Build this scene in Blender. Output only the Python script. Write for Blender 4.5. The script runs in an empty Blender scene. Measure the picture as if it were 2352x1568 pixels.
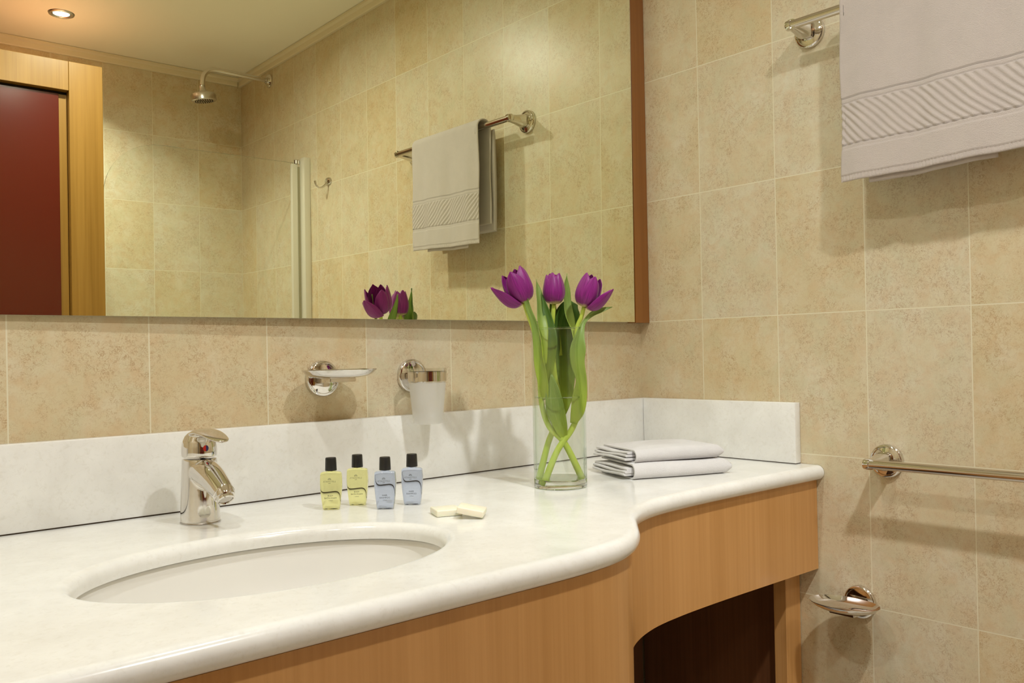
import bpy, bmesh, math, random
from mathutils import Vector, Matrix, Euler
from math import sin, cos, pi, radians as R

S = bpy.context.scene
COL = S.collection

# ------------------------------------------------------------------ camera
YAW, PITCH, ROLL = -0.7221, 0.0048, 0.0199
cam_d = bpy.data.cameras.new('camera')
cam = bpy.data.objects.new('camera', cam_d)
COL.objects.link(cam)
rot = (Matrix.Rotation(YAW, 4, 'Z') @ Matrix.Rotation(PITCH, 4, 'X')
       @ Matrix.Rotation(ROLL, 4, 'Y') @ Matrix.Rotation(pi / 2, 4, 'X'))
cam.matrix_world = Matrix.Translation((-1.6686, -1.4465, 1.0953)) @ rot
cam_d.sensor_width = 36
cam_d.lens = 36 * 2012.34 / 2352
cam_d.shift_x = -24.03 / 2352
cam_d.shift_y = 17.24 / 2352
cam_d.clip_start = 0.02
S.camera = cam

# ------------------------------------------------------------------ world, exposure
w = bpy.data.worlds.new('world')
S.world = w
w.use_nodes = True
w.node_tree.nodes['Background'].inputs[0].default_value = (0.9, 0.85, 0.75, 1)
w.node_tree.nodes['Background'].inputs[1].default_value = 0.0
S.view_settings.view_transform = 'Standard'
S.view_settings.look = 'None'
S.view_settings.gamma = 1
S.view_settings.use_curve_mapping = False
S.view_settings.exposure = 0.10
S.cycles.max_bounces = 14
S.cycles.diffuse_bounces = 6
S.cycles.glossy_bounces = 6
S.cycles.transmission_bounces = 10
S.cycles.transparent_max_bounces = 24
S.cycles.sample_clamp_indirect = 4.0

# recessed ceiling spots: (x, y, watts)
LIGHT_COL = (0.98, 1.0, 0.995)
SPOTS = [(-0.84, -2.17, 8), (-0.85, -1.40, 11.5), (-0.85, -0.60, 3), (-1.55, -0.60, 5.5), (-1.60, -1.40, 2.5)]
CEIL = 2.37


# ------------------------------------------------------------------ helpers
def tag(o, label=None, cat=None, group=None, kind=None):
    if label: o['label'] = label
    if cat: o['category'] = cat
    if group: o['group'] = group
    if kind: o['kind'] = kind
    return o


def empty(name, loc, rz=0.0):
    o = bpy.data.objects.new(name, None)
    COL.objects.link(o)
    o.location = loc
    o.rotation_euler = (0, 0, rz)
    o.empty_display_size = 0.02
    return o


def obj(name, bm, mats, parent=None, smooth=True, angle=None, loc=None, rotm=None):
    me = bpy.data.meshes.new(name)
    bmesh.ops.recalc_face_normals(bm, faces=bm.faces)
    bm.to_mesh(me)
    bm.free()
    if not isinstance(mats, (list, tuple)): mats = [mats]
    for m in mats: me.materials.append(m)
    if smooth:
        me.polygons.foreach_set('use_smooth', [True] * len(me.polygons))
        if angle is not None:
            me.set_sharp_from_angle(angle=R(angle))
    o = bpy.data.objects.new(name, me)
    COL.objects.link(o)
    if parent is not None: o.parent = parent
    if loc: o.location = loc
    if rotm: o.matrix_local = rotm
    return o


def bm_new(): return bmesh.new()


def add_box(bm, lo, hi, bev=0.0, seg=2, mat=0):
    t = bmesh.new()
    lo, hi = Vector(lo), Vector(hi)
    c, s = (lo + hi) / 2, (hi - lo)
    bmesh.ops.create_cube(t, size=1, matrix=Matrix.Translation(c) @ Matrix.Diagonal((*s, 1)))
    if bev > 0:
        bmesh.ops.bevel(t, geom=t.edges[:], offset=bev, segments=seg, affect='EDGES', profile=0.5)
    merge(bm, t, mat)


def merge(bm, t, mat=0, M=None):
    if M is not None: bmesh.ops.transform(t, matrix=M, verts=t.verts)
    vm = {}
    for v in t.verts: vm[v] = bm.verts.new(v.co)
    for f in t.faces:
        try:
            nf = bm.faces.new([vm[v] for v in f.verts])
            nf.material_index = mat if mat else f.material_index
        except ValueError:
            pass
    t.free()


def add_loops(bm, loops, closed=True, cap0=True, cap1=True, mat=0):
    rows = [[bm.verts.new(p) for p in lp] for lp in loops]
    n = len(rows[0])
    for a, b in zip(rows, rows[1:]):
        for i in range(n if closed else n - 1):
            j = (i + 1) % n
            bm.faces.new((a[i], a[j], b[j], b[i])).material_index = mat
    if cap0: bm.faces.new(rows[0][::-1]).material_index = mat
    if cap1: bm.faces.new(rows[-1]).material_index = mat
    return rows


def add_lathe(bm, prof, n=48, M=None, cap0=True, cap1=True, sx=1.0, sy=1.0, mat=0):
    t = bmesh.new()
    loops = [[(r * cos(2 * pi * i / n) * sx, r * sin(2 * pi * i / n) * sy, z) for i in range(n)] for r, z in prof]
    add_loops(t, loops, True, cap0, cap1)
    merge(bm, t, mat, M)


def catmull(pts, k=6):
    pts = [Vector(p) for p in pts]
    P = [2 * pts[0] - pts[1]] + pts + [2 * pts[-1] - pts[-2]]
    out = []
    for i in range(1, len(P) - 2):
        for s in range(k):
            t = s / k
            a, b, c, d = P[i - 1], P[i], P[i + 1], P[i + 2]
            out.append(0.5 * (2 * b + (c - a) * t + (2 * a - 5 * b + 4 * c - d) * t * t + (3 * b - a - 3 * c + d) * t ** 3))
    out.append(pts[-1])
    return out


def add_tube(bm, pts, rad, n=16, k=6, cap=True, sx=1.0, mat=0, smooth=True):
    """pts list of points, rad float or list (same length as pts)"""
    if not isinstance(rad, (list, tuple)): rad = [rad] * len(pts)
    if smooth and len(pts) > 2:
        q = catmull([(*p, ) for p in pts], k)
        rr = catmull([(r, 0, 0) for r in rad], k)
        pts, rad = q, [max(v.x, 1e-5) for v in rr]
    pts = [Vector(p) for p in pts]
    up = Vector((0, 0, 1))
    d = (pts[1] - pts[0]).normalized()
    if abs(d.dot(up)) > 0.95: up = Vector((1, 0, 0))
    side = d.cross(up).normalized()
    loops = []
    for i, p in enumerate(pts):
        d = (pts[min(i + 1, len(pts) - 1)] - pts[max(i - 1, 0)]).normalized()
        side = (side - d * side.dot(d)).normalized()
        u = side.cross(d)
        loops.append([p + (side * cos(2 * pi * j / n) * sx + u * sin(2 * pi * j / n)) * rad[i] for j in range(n)])
    add_loops(bm, loops, True, cap, cap, mat)


def add_grid(bm, fn, nu, nv, mat=0):
    rows = [[bm.verts.new(fn(i / nu, j / nv)) for j in range(nv + 1)] for i in range(nu + 1)]
    for i in range(nu):
        for j in range(nv):
            bm.faces.new((rows[i][j], rows[i + 1][j], rows[i + 1][j + 1], rows[i][j + 1])).material_index = mat
    return rows


def copy_tree(o, parent=None):
    c = o.copy()
    COL.objects.link(c)
    c.parent = parent
    for ch in list(o.children):
        copy_tree(ch, c)
    return c


def AX(d):
    """matrix taking local +z to direction d"""
    return Vector(d).to_track_quat('Z', 'Y').to_matrix().to_4x4()


# ------------------------------------------------------------------ materials
class N:
    def __init__(s, name):
        s.m = bpy.data.materials.new(name)
        s.m.use_nodes = True
        s.t = s.m.node_tree
        s.b = s.t.nodes['Principled BSDF']
        s.out = s.t.nodes['Material Output']

    def n(s, typ, **kw):
        x = s.t.nodes.new('ShaderNode' + typ)
        for k, v in kw.items():
            if k.startswith('i_'):
                key = k[2:].replace('_', ' ')
                x.inputs[key].default_value = v
            else:
                setattr(x, k, v)
        return x

    def l(s, a, b):
        s.t.links.new(a, b)

    def math(s, op, a, b=None, c=None, clamp=False):
        x = s.t.nodes.new('ShaderNodeMath')
        x.operation = op
        x.use_clamp = clamp
        for i, v in enumerate((a, b, c)):
            if v is None: continue
            if isinstance(v, (int, float)): x.inputs[i].default_value = v
            else: s.l(v, x.inputs[i])
        return x.outputs[0]

    def mix(s, fac, a, b, blend='MIX'):
        x = s.t.nodes.new('ShaderNodeMix')
        x.data_type = 'RGBA'
        x.blend_type = blend
        for sock, v in ((x.inputs[0], fac), (x.inputs[6], a), (x.inputs[7], b)):
            if isinstance(v, (int, float)): sock.default_value = v
            elif isinstance(v, tuple): sock.default_value = (*v[:3], 1)
            else: s.l(v, sock)
        return x.outputs[2]

    def ramp(s, fac, stops):
        x = s.t.nodes.new('ShaderNodeValToRGB')
        e = x.color_ramp.elements
        while len(e) < len(stops): e.new(0.5)
        for q, (p, c) in zip(e, stops):
            q.position = p
            q.color = (*c, 1) if isinstance(c, tuple) else (c, c, c, 1)
        s.l(fac, x.inputs[0])
        return x.outputs[0]

    def noise(s, vec, scale, detail=4, rough=0.5, dist=0.0):
        x = s.n('TexNoise')
        x.inputs['Scale'].default_value = scale
        x.inputs['Detail'].default_value = detail
        x.inputs['Roughness'].default_value = rough
        x.inputs['Distortion'].default_value = dist
        if vec is not None: s.l(vec, x.inputs['Vector'])
        return x.outputs['Fac']

    def bump(s, h, strength, dist=0.001):
        x = s.n('Bump')
        x.inputs['Strength'].default_value = strength
        x.inputs['Distance'].default_value = dist
        s.l(h, x.inputs['Height'])
        s.l(x.outputs[0], s.b.inputs['Normal'])

    def set(s, **kw):
        for k, v in kw.items():
            k = k.replace('_', ' ')
            sock = s.b.inputs[k]
            if isinstance(v, (int, float)): sock.default_value = v
            elif isinstance(v, tuple): sock.default_value = (*v[:3], 1) if len(v) == 3 and sock.type == 'RGBA' else v
            else: s.l(v, sock)
        return s


def srgb(r, g, b):
    f = lambda c: (c / 255 / 12.92) if c / 255 <= 0.04045 else ((c / 255 + 0.055) / 1.055) ** 2.4
    return (f(r), f(g), f(b))


def tile_mat(name, axis, off):
    """beige mottled ceramic wall tile, 20 x 29.5 cm; axis 0 = wall runs along x, 1 = along y"""
    m = N(name)
    pos = m.n('NewGeometry').outputs['Position']
    sp = m.n('SeparateXYZ')
    m.l(pos, sp.inputs[0])
    u = m.math('ADD', sp.outputs[axis], off + 10.0)
    v = m.math('ADD', sp.outputs[2], 10 * 0.2953 - 1.1666)
    cb = m.n('CombineXYZ')
    m.l(u, cb.inputs[0]); m.l(v, cb.inputs[1])
    br = m.n('TexBrick')
    br.offset = 0.0
    br.squash = 1.0
    br.inputs['Scale'].default_value = 1.0
    br.inputs['Mortar Size'].default_value = 0.0011
    br.inputs['Mortar Smooth'].default_value = 0.1
    br.inputs['Bias'].default_value = 0.0
    br.inputs['Brick Width'].default_value = 0.2
    br.inputs['Row Height'].default_value = 0.2953
    br.inputs['Color1'].default_value = (0, 0, 0, 1)
    br.inputs['Color2'].default_value = (1, 1, 1, 1)
    br.inputs['Mortar'].default_value = (0.5, 0.5, 0.5, 1)
    m.l(cb.outputs[0], br.inputs['Vector'])
    rnd = m.n('SeparateColor')
    m.l(br.outputs['Color'], rnd.inputs[0])
    # per-tile offset of the pattern
    off3 = m.n('VectorMath', operation='MULTIPLY_ADD')
    m.l(br.outputs['Color'], off3.inputs[0])
    off3.inputs[1].default_value = (3.1, 5.7, 4.3)
    m.l(pos, off3.inputs[2])
    vec = off3.outputs[0]
    big = m.noise(vec, 9, 5, 0.6, 0.3)
    mid = m.noise(vec, 30, 5, 0.65, 0.5)
    vein = m.noise(vec, 150, 3, 0.6, 0.9)
    brk = m.ramp(m.noise(vec, 120, 2, 0.5), [(0.40, 0.0), (0.54, 1.0)])
    fine = m.noise(vec, 420, 3, 0.7)
    base = m.ramp(big, [(0.30, srgb(204, 188, 146)), (0.48, srgb(211, 198, 162)), (0.68, srgb(216, 207, 180))])
    warm = m.ramp(mid, [(0.44, 0.0), (0.66, 0.75)])
    c = m.mix(warm, base, srgb(206, 178, 136))
    green = m.ramp(m.noise(vec, 19, 4, 0.6, 0.4), [(0.50, 0.0), (0.66, 0.5)])
    c = m.mix(green, c, srgb(196, 192, 156))
    vm = m.math('ABSOLUTE', m.math('SUBTRACT', vein, 0.5))
    vl = m.math('SUBTRACT', 1.0, m.math('MULTIPLY', vm, 20.0), clamp=True)
    mask = m.ramp(m.noise(vec, 16, 4, 0.6, 0.2), [(0.42, 0.25), (0.60, 1.0)])
    c = m.mix(m.math('MULTIPLY', m.math('MULTIPLY', vl, brk), mask), c, srgb(160, 122, 78))
    c = m.mix(m.math('MULTIPLY', m.ramp(fine, [(0.48, 0.0), (0.70, 0.6)]), mask), c, srgb(180, 148, 104))
    tint = m.ramp(rnd.outputs[0], [(0.0, srgb(206, 182, 140)), (1.0, srgb(212, 206, 190))])
    c = m.mix(0.30, c, tint)
    c = m.mix(br.outputs['Fac'], c, srgb(222, 214, 186))
    m.set(Base_Color=c, Roughness=0.34, Specular_IOR_Level=0.45)
    h = m.math('ADD', m.math('MULTIPLY', m.math('SUBTRACT', 1.0, br.outputs['Fac']), 1.0),
               m.math('MULTIPLY', m.noise(vec, 60, 4, 0.6), 0.25))
    m.bump(h, 0.35, 0.0012)
    return m.m


def wood_mat(name, c1, c2, rough=0.38, axis='z'):
    m = N(name)
    pos = m.n('TexCoord').outputs['Object']
    mp = m.n('Mapping')
    mp.inputs['Scale'].default_value = (150, 150, 2.2) if axis == 'z' else (2.2, 150, 150)
    m.l(pos, mp.inputs['Vector'])
    a = m.noise(mp.outputs[0], 1.0, 3, 0.6, 0.3)
    mp2 = m.n('Mapping')
    mp2.inputs['Scale'].default_value = (22, 22, 0.8) if axis == 'z' else (0.8, 22, 22)
    m.l(pos, mp2.inputs['Vector'])
    b = m.noise(mp2.outputs[0], 1.0, 4, 0.55, 0.6)
    f = m.math('ADD', m.math('MULTIPLY', a, 0.45), m.math('MULTIPLY', b, 0.55))
    c = m.ramp(f, [(0.36, c1), (0.62, c2)])
    m.set(Base_Color=c, Roughness=rough, Specular_IOR_Level=0.4, Coat_Weight=0.25, Coat_Roughness=0.2)
    return m.m


def plain(name, col, rough=0.5, **kw):
    m = N(name)
    m.set(Base_Color=col, Roughness=rough, **kw)
    return m.m


def thin_glass(name, tint=(1, 1, 1), refl=1.0, rough=0.0, edge=1.0):
    """glass wall thin enough that light passes straight through"""
    m = N(name)
    m.t.nodes.remove(m.b)
    tr = m.n('BsdfTransparent')
    gl = m.n('BsdfGlossy')
    gl.inputs['Roughness'].default_value = rough
    gl.inputs['Color'].default_value = (1, 1, 1, 1)
    lw = m.n('LayerWeight')
    lw.inputs['Blend'].default_value = 0.5
    f5 = m.math('POWER', lw.outputs['Facing'], 4.0)
    fr = m.math('ADD', m.math('MULTIPLY', f5, 0.75), 0.05)
    # a ray that crosses the wall at a slant runs through more glass
    m.l(m.mix(m.math('POWER', lw.outputs['Facing'], 3.0), tint, tuple(1 - (1 - t) * edge for t in tint)), tr.inputs[0])
    mx = m.n('MixShader')
    m.l(m.math('MULTIPLY', fr, refl, clamp=True), mx.inputs[0])
    m.l(tr.outputs[0], mx.inputs[1])
    m.l(gl.outputs[0], mx.inputs[2])
    m.l(mx.outputs[0], m.out.inputs[0])
    return m.m


def stone_mat(name):
    m = N(name)
    pos = m.n('NewGeometry').outputs['Position']
    a = m.noise(pos, 14, 5, 0.6, 0.4)
    b = m.noise(pos, 130, 4, 0.7, 0.6)
    c = m.ramp(a, [(0.3, srgb(228, 227, 222)), (0.7, srgb(240, 240, 236))])
    c = m.mix(m.ramp(b, [(0.52, 0.0), (0.75, 0.35)]), c, srgb(206, 202, 190))
    m.set(Base_Color=c, Roughness=0.16, Specular_IOR_Level=0.5,
          Subsurface_Weight=0.15, Subsurface_Scale=0.01)
    m.b.inputs['Subsurface Radius'].default_value = (1.0, 0.9, 0.7)
    return m.m


M_TB = tile_mat('tile_back', 0, 0.1903)
M_TR = tile_mat('tile_right', 1, 0.19)
M_TF = tile_mat('tile_front', 0, 0.0)
M_STONE = stone_mat('white_stone')
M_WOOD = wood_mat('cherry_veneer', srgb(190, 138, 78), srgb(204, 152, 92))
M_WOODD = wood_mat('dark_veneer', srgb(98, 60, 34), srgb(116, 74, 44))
M_FRAME = wood_mat('frame_veneer', srgb(136, 86, 36), srgb(150, 98, 46))
M_WOODC = wood_mat('golden_veneer', srgb(136, 96, 32), srgb(156, 114, 48))
M_CEIL = plain('ceiling_paint', srgb(246, 242, 224), 0.7)
M_CORN = plain('cornice_paint', srgb(226, 214, 184), 0.55)
M_FLOOR = plain('floor_tile', srgb(226, 222, 210), 0.3)
M_CHROME = plain('chrome', srgb(222, 218, 212), 0.05, Metallic=1.0)
M_SATIN = plain('satin_chrome', srgb(205, 200, 194), 0.24, Metallic=1.0)
M_RAIL = plain('polished_rail', srgb(212, 204, 194), 0.12, Metallic=1.0)
M_CERAMIC = plain('basin_ceramic', srgb(232, 230, 224), 0.12)
M_BLACK = plain('black_cap', srgb(26, 25, 23), 0.38)
M_INK = plain('print_ink', srgb(70, 72, 60), 0.6)
M_INKD = plain('print_ink_dark', srgb(36, 40, 42), 0.6)
M_SEAL = plain('joint_sealant', srgb(70, 54, 34), 0.8)
M_RED = plain('red_lacquer', srgb(88, 26, 16), 0.2)
M_DARK = plain('dark_gap', srgb(30, 14, 10), 0.8)
M_MIRROR = plain('mirror_silver', (0.92, 0.945, 0.73), 0.0, Metallic=1.0)
M_MEDGE = plain('mirror_edge', srgb(196, 190, 160), 0.2)
M_GLASS = thin_glass('vase_glass', (0.975, 0.985, 0.972), 1.0, edge=9.0)
M_WATER = thin_glass('vase_water', (0.985, 0.992, 0.97), 0.5, edge=2.0)
M_SCREEN = thin_glass('screen_glass', (0.985, 0.992, 0.985), 0.5)
M_GEDGE = plain('glass_edge', srgb(120, 122, 92), 0.2)
M_ALU = plain('aluminium_profile', srgb(214, 208, 190), 0.35, Metallic=0.2)
M_SOAP = plain('cream_soap', srgb(240, 236, 214), 0.4, Subsurface_Weight=0.3, Subsurface_Scale=0.006)
M_CUPTOP = thin_glass('clear_plastic', (0.96, 0.96, 0.95), 1.3)


def frosted(name):
    m = N(name)
    m.t.nodes.remove(m.b)
    d = m.n('BsdfTranslucent'); d.inputs[0].default_value = (0.86, 0.85, 0.82, 1)
    e = m.n('BsdfDiffuse'); e.inputs[0].default_value = (0.84, 0.83, 0.80, 1)
    t = m.n('BsdfTransparent')
    g = m.n('BsdfGlossy'); g.inputs['Roughness'].default_value = 0.25
    a = m.n('MixShader'); a.inputs[0].default_value = 0.5
    m.l(d.outputs[0], a.inputs[1]); m.l(e.outputs[0], a.inputs[2])
    b = m.n('MixShader'); b.inputs[0].default_value = 0.42
    m.l(t.outputs[0], b.inputs[1]); m.l(a.outputs[0], b.inputs[2])
    c = m.n('MixShader'); c.inputs[0].default_value = 0.06
    m.l(b.outputs[0], c.inputs[1]); m.l(g.outputs[0], c.inputs[2])
    m.l(c.outputs[0], m.out.inputs[0])
    return m.m


M_FROST = frosted('frosted_plastic')


def bottle_mat(name, col):
    m = N(name)
    m.set(Base_Color=col, Roughness=0.02, IOR=1.36, Transmission_Weight=1.0)
    return m.m


M_YEL = bottle_mat('yellow_gel', (0.95, 0.94, 0.46))
M_BLU = bottle_mat('blue_gel', (0.60, 0.67, 0.84))


def terry(name, col, ribs=False):
    m = N(name)
    pos = m.n('TexCoord').outputs['Object']
    a = m.noise(pos, 1400, 2, 0.7)
    b = m.noise(pos, 520, 3, 0.7)
    c = m.noise(pos, 22, 4, 0.6)
    cc = m.mix(m.ramp(c, [(0.35, 0.0), (0.7, 0.35)]), col, tuple(x * 0.86 for x in col))
    m.set(Base_Color=cc, Roughness=0.95, Specular_IOR_Level=0.1, Sheen_Weight=0.25)
    m.bump(m.math('ADD', a, m.math('MULTIPLY', b, 1.0)), 0.8, 0.0022)
    return m.m


M_TERRY = terry('beige_terry', srgb(220, 208, 200))
M_LINEN = terry('white_linen', srgb(246, 244, 244))


def petal_mat():
    m = N('purple_petal')
    at = m.n('Attribute', attribute_name='t')
    uvn = m.n('Attribute', attribute_name='s')
    mp = m.n('CombineXYZ')
    m.l(m.math('MULTIPLY', uvn.outputs['Fac'], 26.0), mp.inputs[0])
    m.l(m.math('MULTIPLY', at.outputs['Fac'], 1.6), mp.inputs[1])
    st = m.noise(mp.outputs[0], 1.0, 4, 0.6)
    c = m.ramp(st, [(0.3, srgb(104, 14, 92)), (0.7, srgb(168, 44, 150))])
    c = m.mix(m.ramp(at.outputs['Fac'], [(0.03, 1.0), (0.17, 0.0)]), c, srgb(226, 216, 130))
    m.set(Base_Color=c, Roughness=0.42, Specular_IOR_Level=0.4, Sheen_Weight=0.15)
    tl = m.n('BsdfTranslucent')
    m.l(c, tl.inputs[0])
    mx = m.n('MixShader'); mx.inputs[0].default_value = 0.25
    m.l(m.b.outputs[0], mx.inputs[1]); m.l(tl.outputs[0], mx.inputs[2])
    m.l(mx.outputs[0], m.out.inputs[0])
    return m.m


def leaf_mat(name, dark, light):
    m = N(name)
    at = m.n('Attribute', attribute_name='t')
    uvn = m.n('Attribute', attribute_name='s')
    mp = m.n('CombineXYZ')
    m.l(m.math('MULTIPLY', uvn.outputs['Fac'], 30.0), mp.inputs[0])
    m.l(m.math('MULTIPLY', at.outputs['Fac'], 2.0), mp.inputs[1])
    st = m.noise(mp.outputs[0], 1.0, 4, 0.6)
    c = m.mix(m.ramp(st, [(0.35, 0.0), (0.7, 1.0)]), dark, light)
    c = m.mix(m.ramp(at.outputs['Fac'], [(0.0, 0.9), (0.55, 0.0)]), c, srgb(190, 208, 70))
    m.set(Base_Color=c, Roughness=0.4, Specular_IOR_Level=0.4)
    tl = m.n('BsdfTranslucent')
    m.l(c, tl.inputs[0])
    mx = m.n('MixShader'); mx.inputs[0].default_value = 0.35
    m.l(m.b.outputs[0], mx.inputs[1]); m.l(tl.outputs[0], mx.inputs[2])
    m.l(mx.outputs[0], m.out.inputs[0])
    return m.m


M_PETAL = petal_mat()
M_LEAF = leaf_mat('tulip_leaf', srgb(116, 148, 60), srgb(172, 194, 108))
M_LEAFD = leaf_mat('tulip_leaf_deep', srgb(62, 98, 30), srgb(104, 140, 56))
M_STEM = plain('tulip_stem', srgb(184, 204, 82), 0.45, Subsurface_Weight=0.2, Subsurface_Scale=0.004)


def emis(name, col, s):
    m = N(name)
    m.t.nodes.remove(m.b)
    e = m.n('Emission')
    e.inputs[0].default_value = (*col, 1)
    e.inputs[1].default_value = s
    m.l(e.outputs[0], m.out.inputs[0])
    return m.m


M_BULB = emis('halogen_bulb', (1.0, 0.93, 0.8), 6.0)

# ------------------------------------------------------------------ room shell
XL, YF = -2.2, -2.55


def struct(name, lo, hi, mat):
    bm = bm_new()
    add_box(bm, lo, hi)
    return tag(obj(name, bm, mat, smooth=False), kind='structure')


struct('wall_back', (XL - 0.1, 0, -0.1), (0.1, 0.1, 2.5), M_TB)
struct('wall_right', (0, YF - 0.1, -0.1), (0.1, 0, 2.5), M_TR)
struct('wall_front', (XL - 0.1, YF - 0.1, -0.1), (0, YF, 2.5), M_TF)
struct('wall_left', (XL - 0.1, YF, -0.1), (XL, 0, 2.5), M_TR)
struct('floor', (XL, YF, -0.1), (0, 0, 0), M_FLOOR)
struct('ceiling', (XL, YF, CEIL), (0, 0, 2.5), M_CEIL)


def cornice(name, p0, p1, inward):
    """cove strip under the ceiling along p0-p1, profile pointing inward"""
    prof = [(0, 0), (0.010, 0), (0.012, 0.004), (0.012, 0.022), (0.020, 0.028), (0.020, 0.0375), (0, 0.0375)]
    bm = bm_new()
    z0 = CEIL - 0.039
    inward = Vector(inward)
    loops = [[Vector(p) + inward * a + Vector((0, 0, z0 + b)) for a, b in prof] for p in (p0, p1)]
    add_loops(bm, loops)
    return tag(obj(name, bm, M_CORN, smooth=False), kind='structure')


cornice('trim_1', (0, YF + 0.0002, 0), (0, -0.0002, 0), (-1, 0, 0))
cornice('trim_2', (XL, YF, 0), (-0.0202, YF, 0), (0, 1, 0))

# ------------------------------------------------------------------ ceiling spots
def make_spot():
    t = empty('recessed_spotlight', (0, 0, 0))
    bm = bm_new()
    add_lathe(bm, [(0.030, 0.0), (0.031, -0.004), (0.036, -0.006), (0.043, -0.005), (0.0455, 0.0)], 48, cap0=False, cap1=False)
    add_lathe(bm, [(0.030, 0.0), (0.0295, -0.0015), (0.028, -0.002)], 48, cap0=False, cap1=False)
    obj('bezel', bm, M_SATIN, t)
    bm = bm_new()
    add_lathe(bm, [(0.0005, -0.0012), (0.012, -0.0012), (0.028, -0.0022)], 40, cap1=False)
    obj('bulb', bm, M_BULB, t)
    return t


spot0 = make_spot()
spot_labels = ['round chrome recessed ceiling spotlight seen in the mirror above the shower',
               'recessed ceiling spotlight in front of the hanging beige towel',
               'recessed ceiling spotlight over the counter near the tulip vase',
               'recessed ceiling spotlight over the washbasin by the mirror',
               'recessed ceiling spotlight over the standing area left of the room']
for i, (x, y, pw) in enumerate(SPOTS):
    o = spot0 if i == 0 else copy_tree(spot0)
    o.location = (x, y, CEIL)
    tag(o, spot_labels[i], 'ceiling light', 'recessed ceiling spotlights')
    ld = bpy.data.lights.new('spot_lamp', 'AREA')
    ld.shape = 'DISK'
    ld.size = 0.06
    ld.energy = pw
    ld.color = LIGHT_COL
    ld.spread = R(120 if i == 0 else 168)
    lo = bpy.data.objects.new('spot_lamp', ld)
    COL.objects.link(lo)
    lo.location = (x, y, CEIL - 0.008)
    if i == 1:
        # the halogen of this fitting is swivelled towards the vase end of the counter
        sd = bpy.data.lights.new('spot_beam', 'SPOT')
        sd.energy = 50
        sd.color = LIGHT_COL
        sd.shadow_soft_size = 0.055
        sd.spot_size = R(40)
        sd.spot_blend = 0.9
        so_ = bpy.data.objects.new('spot_beam', sd)
        COL.objects.link(so_)
        so_.location = (x, y, CEIL - 0.012)
        so_.rotation_euler = (Vector((-0.42, -0.42, 0.78)) - so_.location).to_track_quat('-Z', 'Y').to_euler()

# ------------------------------------------------------------------ countertop
def outline():
    """front edge of the stone top, left to right, maximum reach of the nose"""
    pts = [(-1.60, -.692), (-1.35, -.692), (-1.10, -.692), (-.97, -.692), (-.90, -.690), (-.84, -.682), (-.79, -.665),
           (-.745, -.637), (-.70, -.595), (-.66, -.558), (-.61, -.528), (-.545, -.507), (-.47, -.498), (-.40, -.494),
           (-.30, -.492), (-.15, -.492)]
    c = [(p.x, p.y) for p in catmull([(x, y, 0) for x, y in pts], 5)]
    return [(XL + 0.001, -.692)] + c + [(-0.001, -.492)]


def inset(line, d):
    out = []
    n = len(line)
    for i in range(n):
        a, b = Vector(line[max(i - 1, 0)]), Vector(line[min(i + 1, n - 1)])
        t = (b - a).normalized()
        nr = Vector((-t.y, t.x))
        p = Vector(line[i]) + nr * d
        if i == 0 or i == n - 1: p.x = line[i][0]
        out.append((p.x, p.y))
    return out


ZT, ZTH = 0.85, 0.030
SKC, SKA, SKB = (-1.18, -0.421), 0.247, 0.168
OUT = outline()
bm = bm_new()
NR = 0.0148
front = []
prof = []          # (inset, z)
for k in range(0, 11):
    a = pi / 2 - pi * k / 10 * 0.92
    prof.append((NR - NR * cos(a), ZT - ZTH / 2 + (ZTH / 2) * sin(a)))
prof = [(NR + 0.002, ZT)] + prof + [(NR + 0.004, ZT - ZTH)]
YB = -0.001
rows = []
for d, z in prof:
    rows.append([bm.verts.new((x, y, z)) for x, y in inset(OUT, d)])
for a, b in zip(rows, rows[1:]):
    for i in range(len(a) - 1):
        bm.faces.new((a[i], a[i + 1], b[i + 1], b[i]))
# hole
HN = 96
hprof = [(0.016, ZT), (0.0145, ZT)] + [(0.0145 - 0.0145 * sin(pi / 2 * k / 8) , ZT - 0.014 * (1 - cos(pi / 2 * k / 8))) for k in range(1, 9)] + [(0.0, ZT - 0.022), (0.003, ZT - 0.0225)]
# d measured outward from the cut edge
hr = []
for d, z in hprof:
    hr.append([bm.verts.new((SKC[0] + (SKA - 0.0145 + d) * cos(2 * pi * i / HN), SKC[1] + (SKB - 0.0145 + d) * sin(2 * pi * i / HN), z)) for i in range(HN)])
for a, b in zip(hr, hr[1:]):
    for i in range(HN):
        j = (i + 1) % HN
        bm.faces.new((a[i], a[j], b[j], b[i]))
bl = bm.verts.new((XL + 0.001, YB, ZT)); brr = bm.verts.new((-0.001, YB, ZT))
E = []
for i in range(len(rows[0]) - 1): E.append(bm.edges.get((rows[0][i], rows[0][i + 1])))
E += [bm.edges.new((rows[0][-1], brr)), bm.edges.new((brr, bl)), bm.edges.new((bl, rows[0][0]))]
for i in range(HN): E.append(bm.edges.get((hr[0][i], hr[0][(i + 1) % HN])))
bmesh.ops.triangle_fill(bm, edges=E, use_beauty=True, use_dissolve=False)
ct = obj('countertop', bm, M_STONE, angle=50)
tag(ct, 'white stone vanity countertop with rounded S-curved front edge and oval basin cutout', 'countertop')

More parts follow.
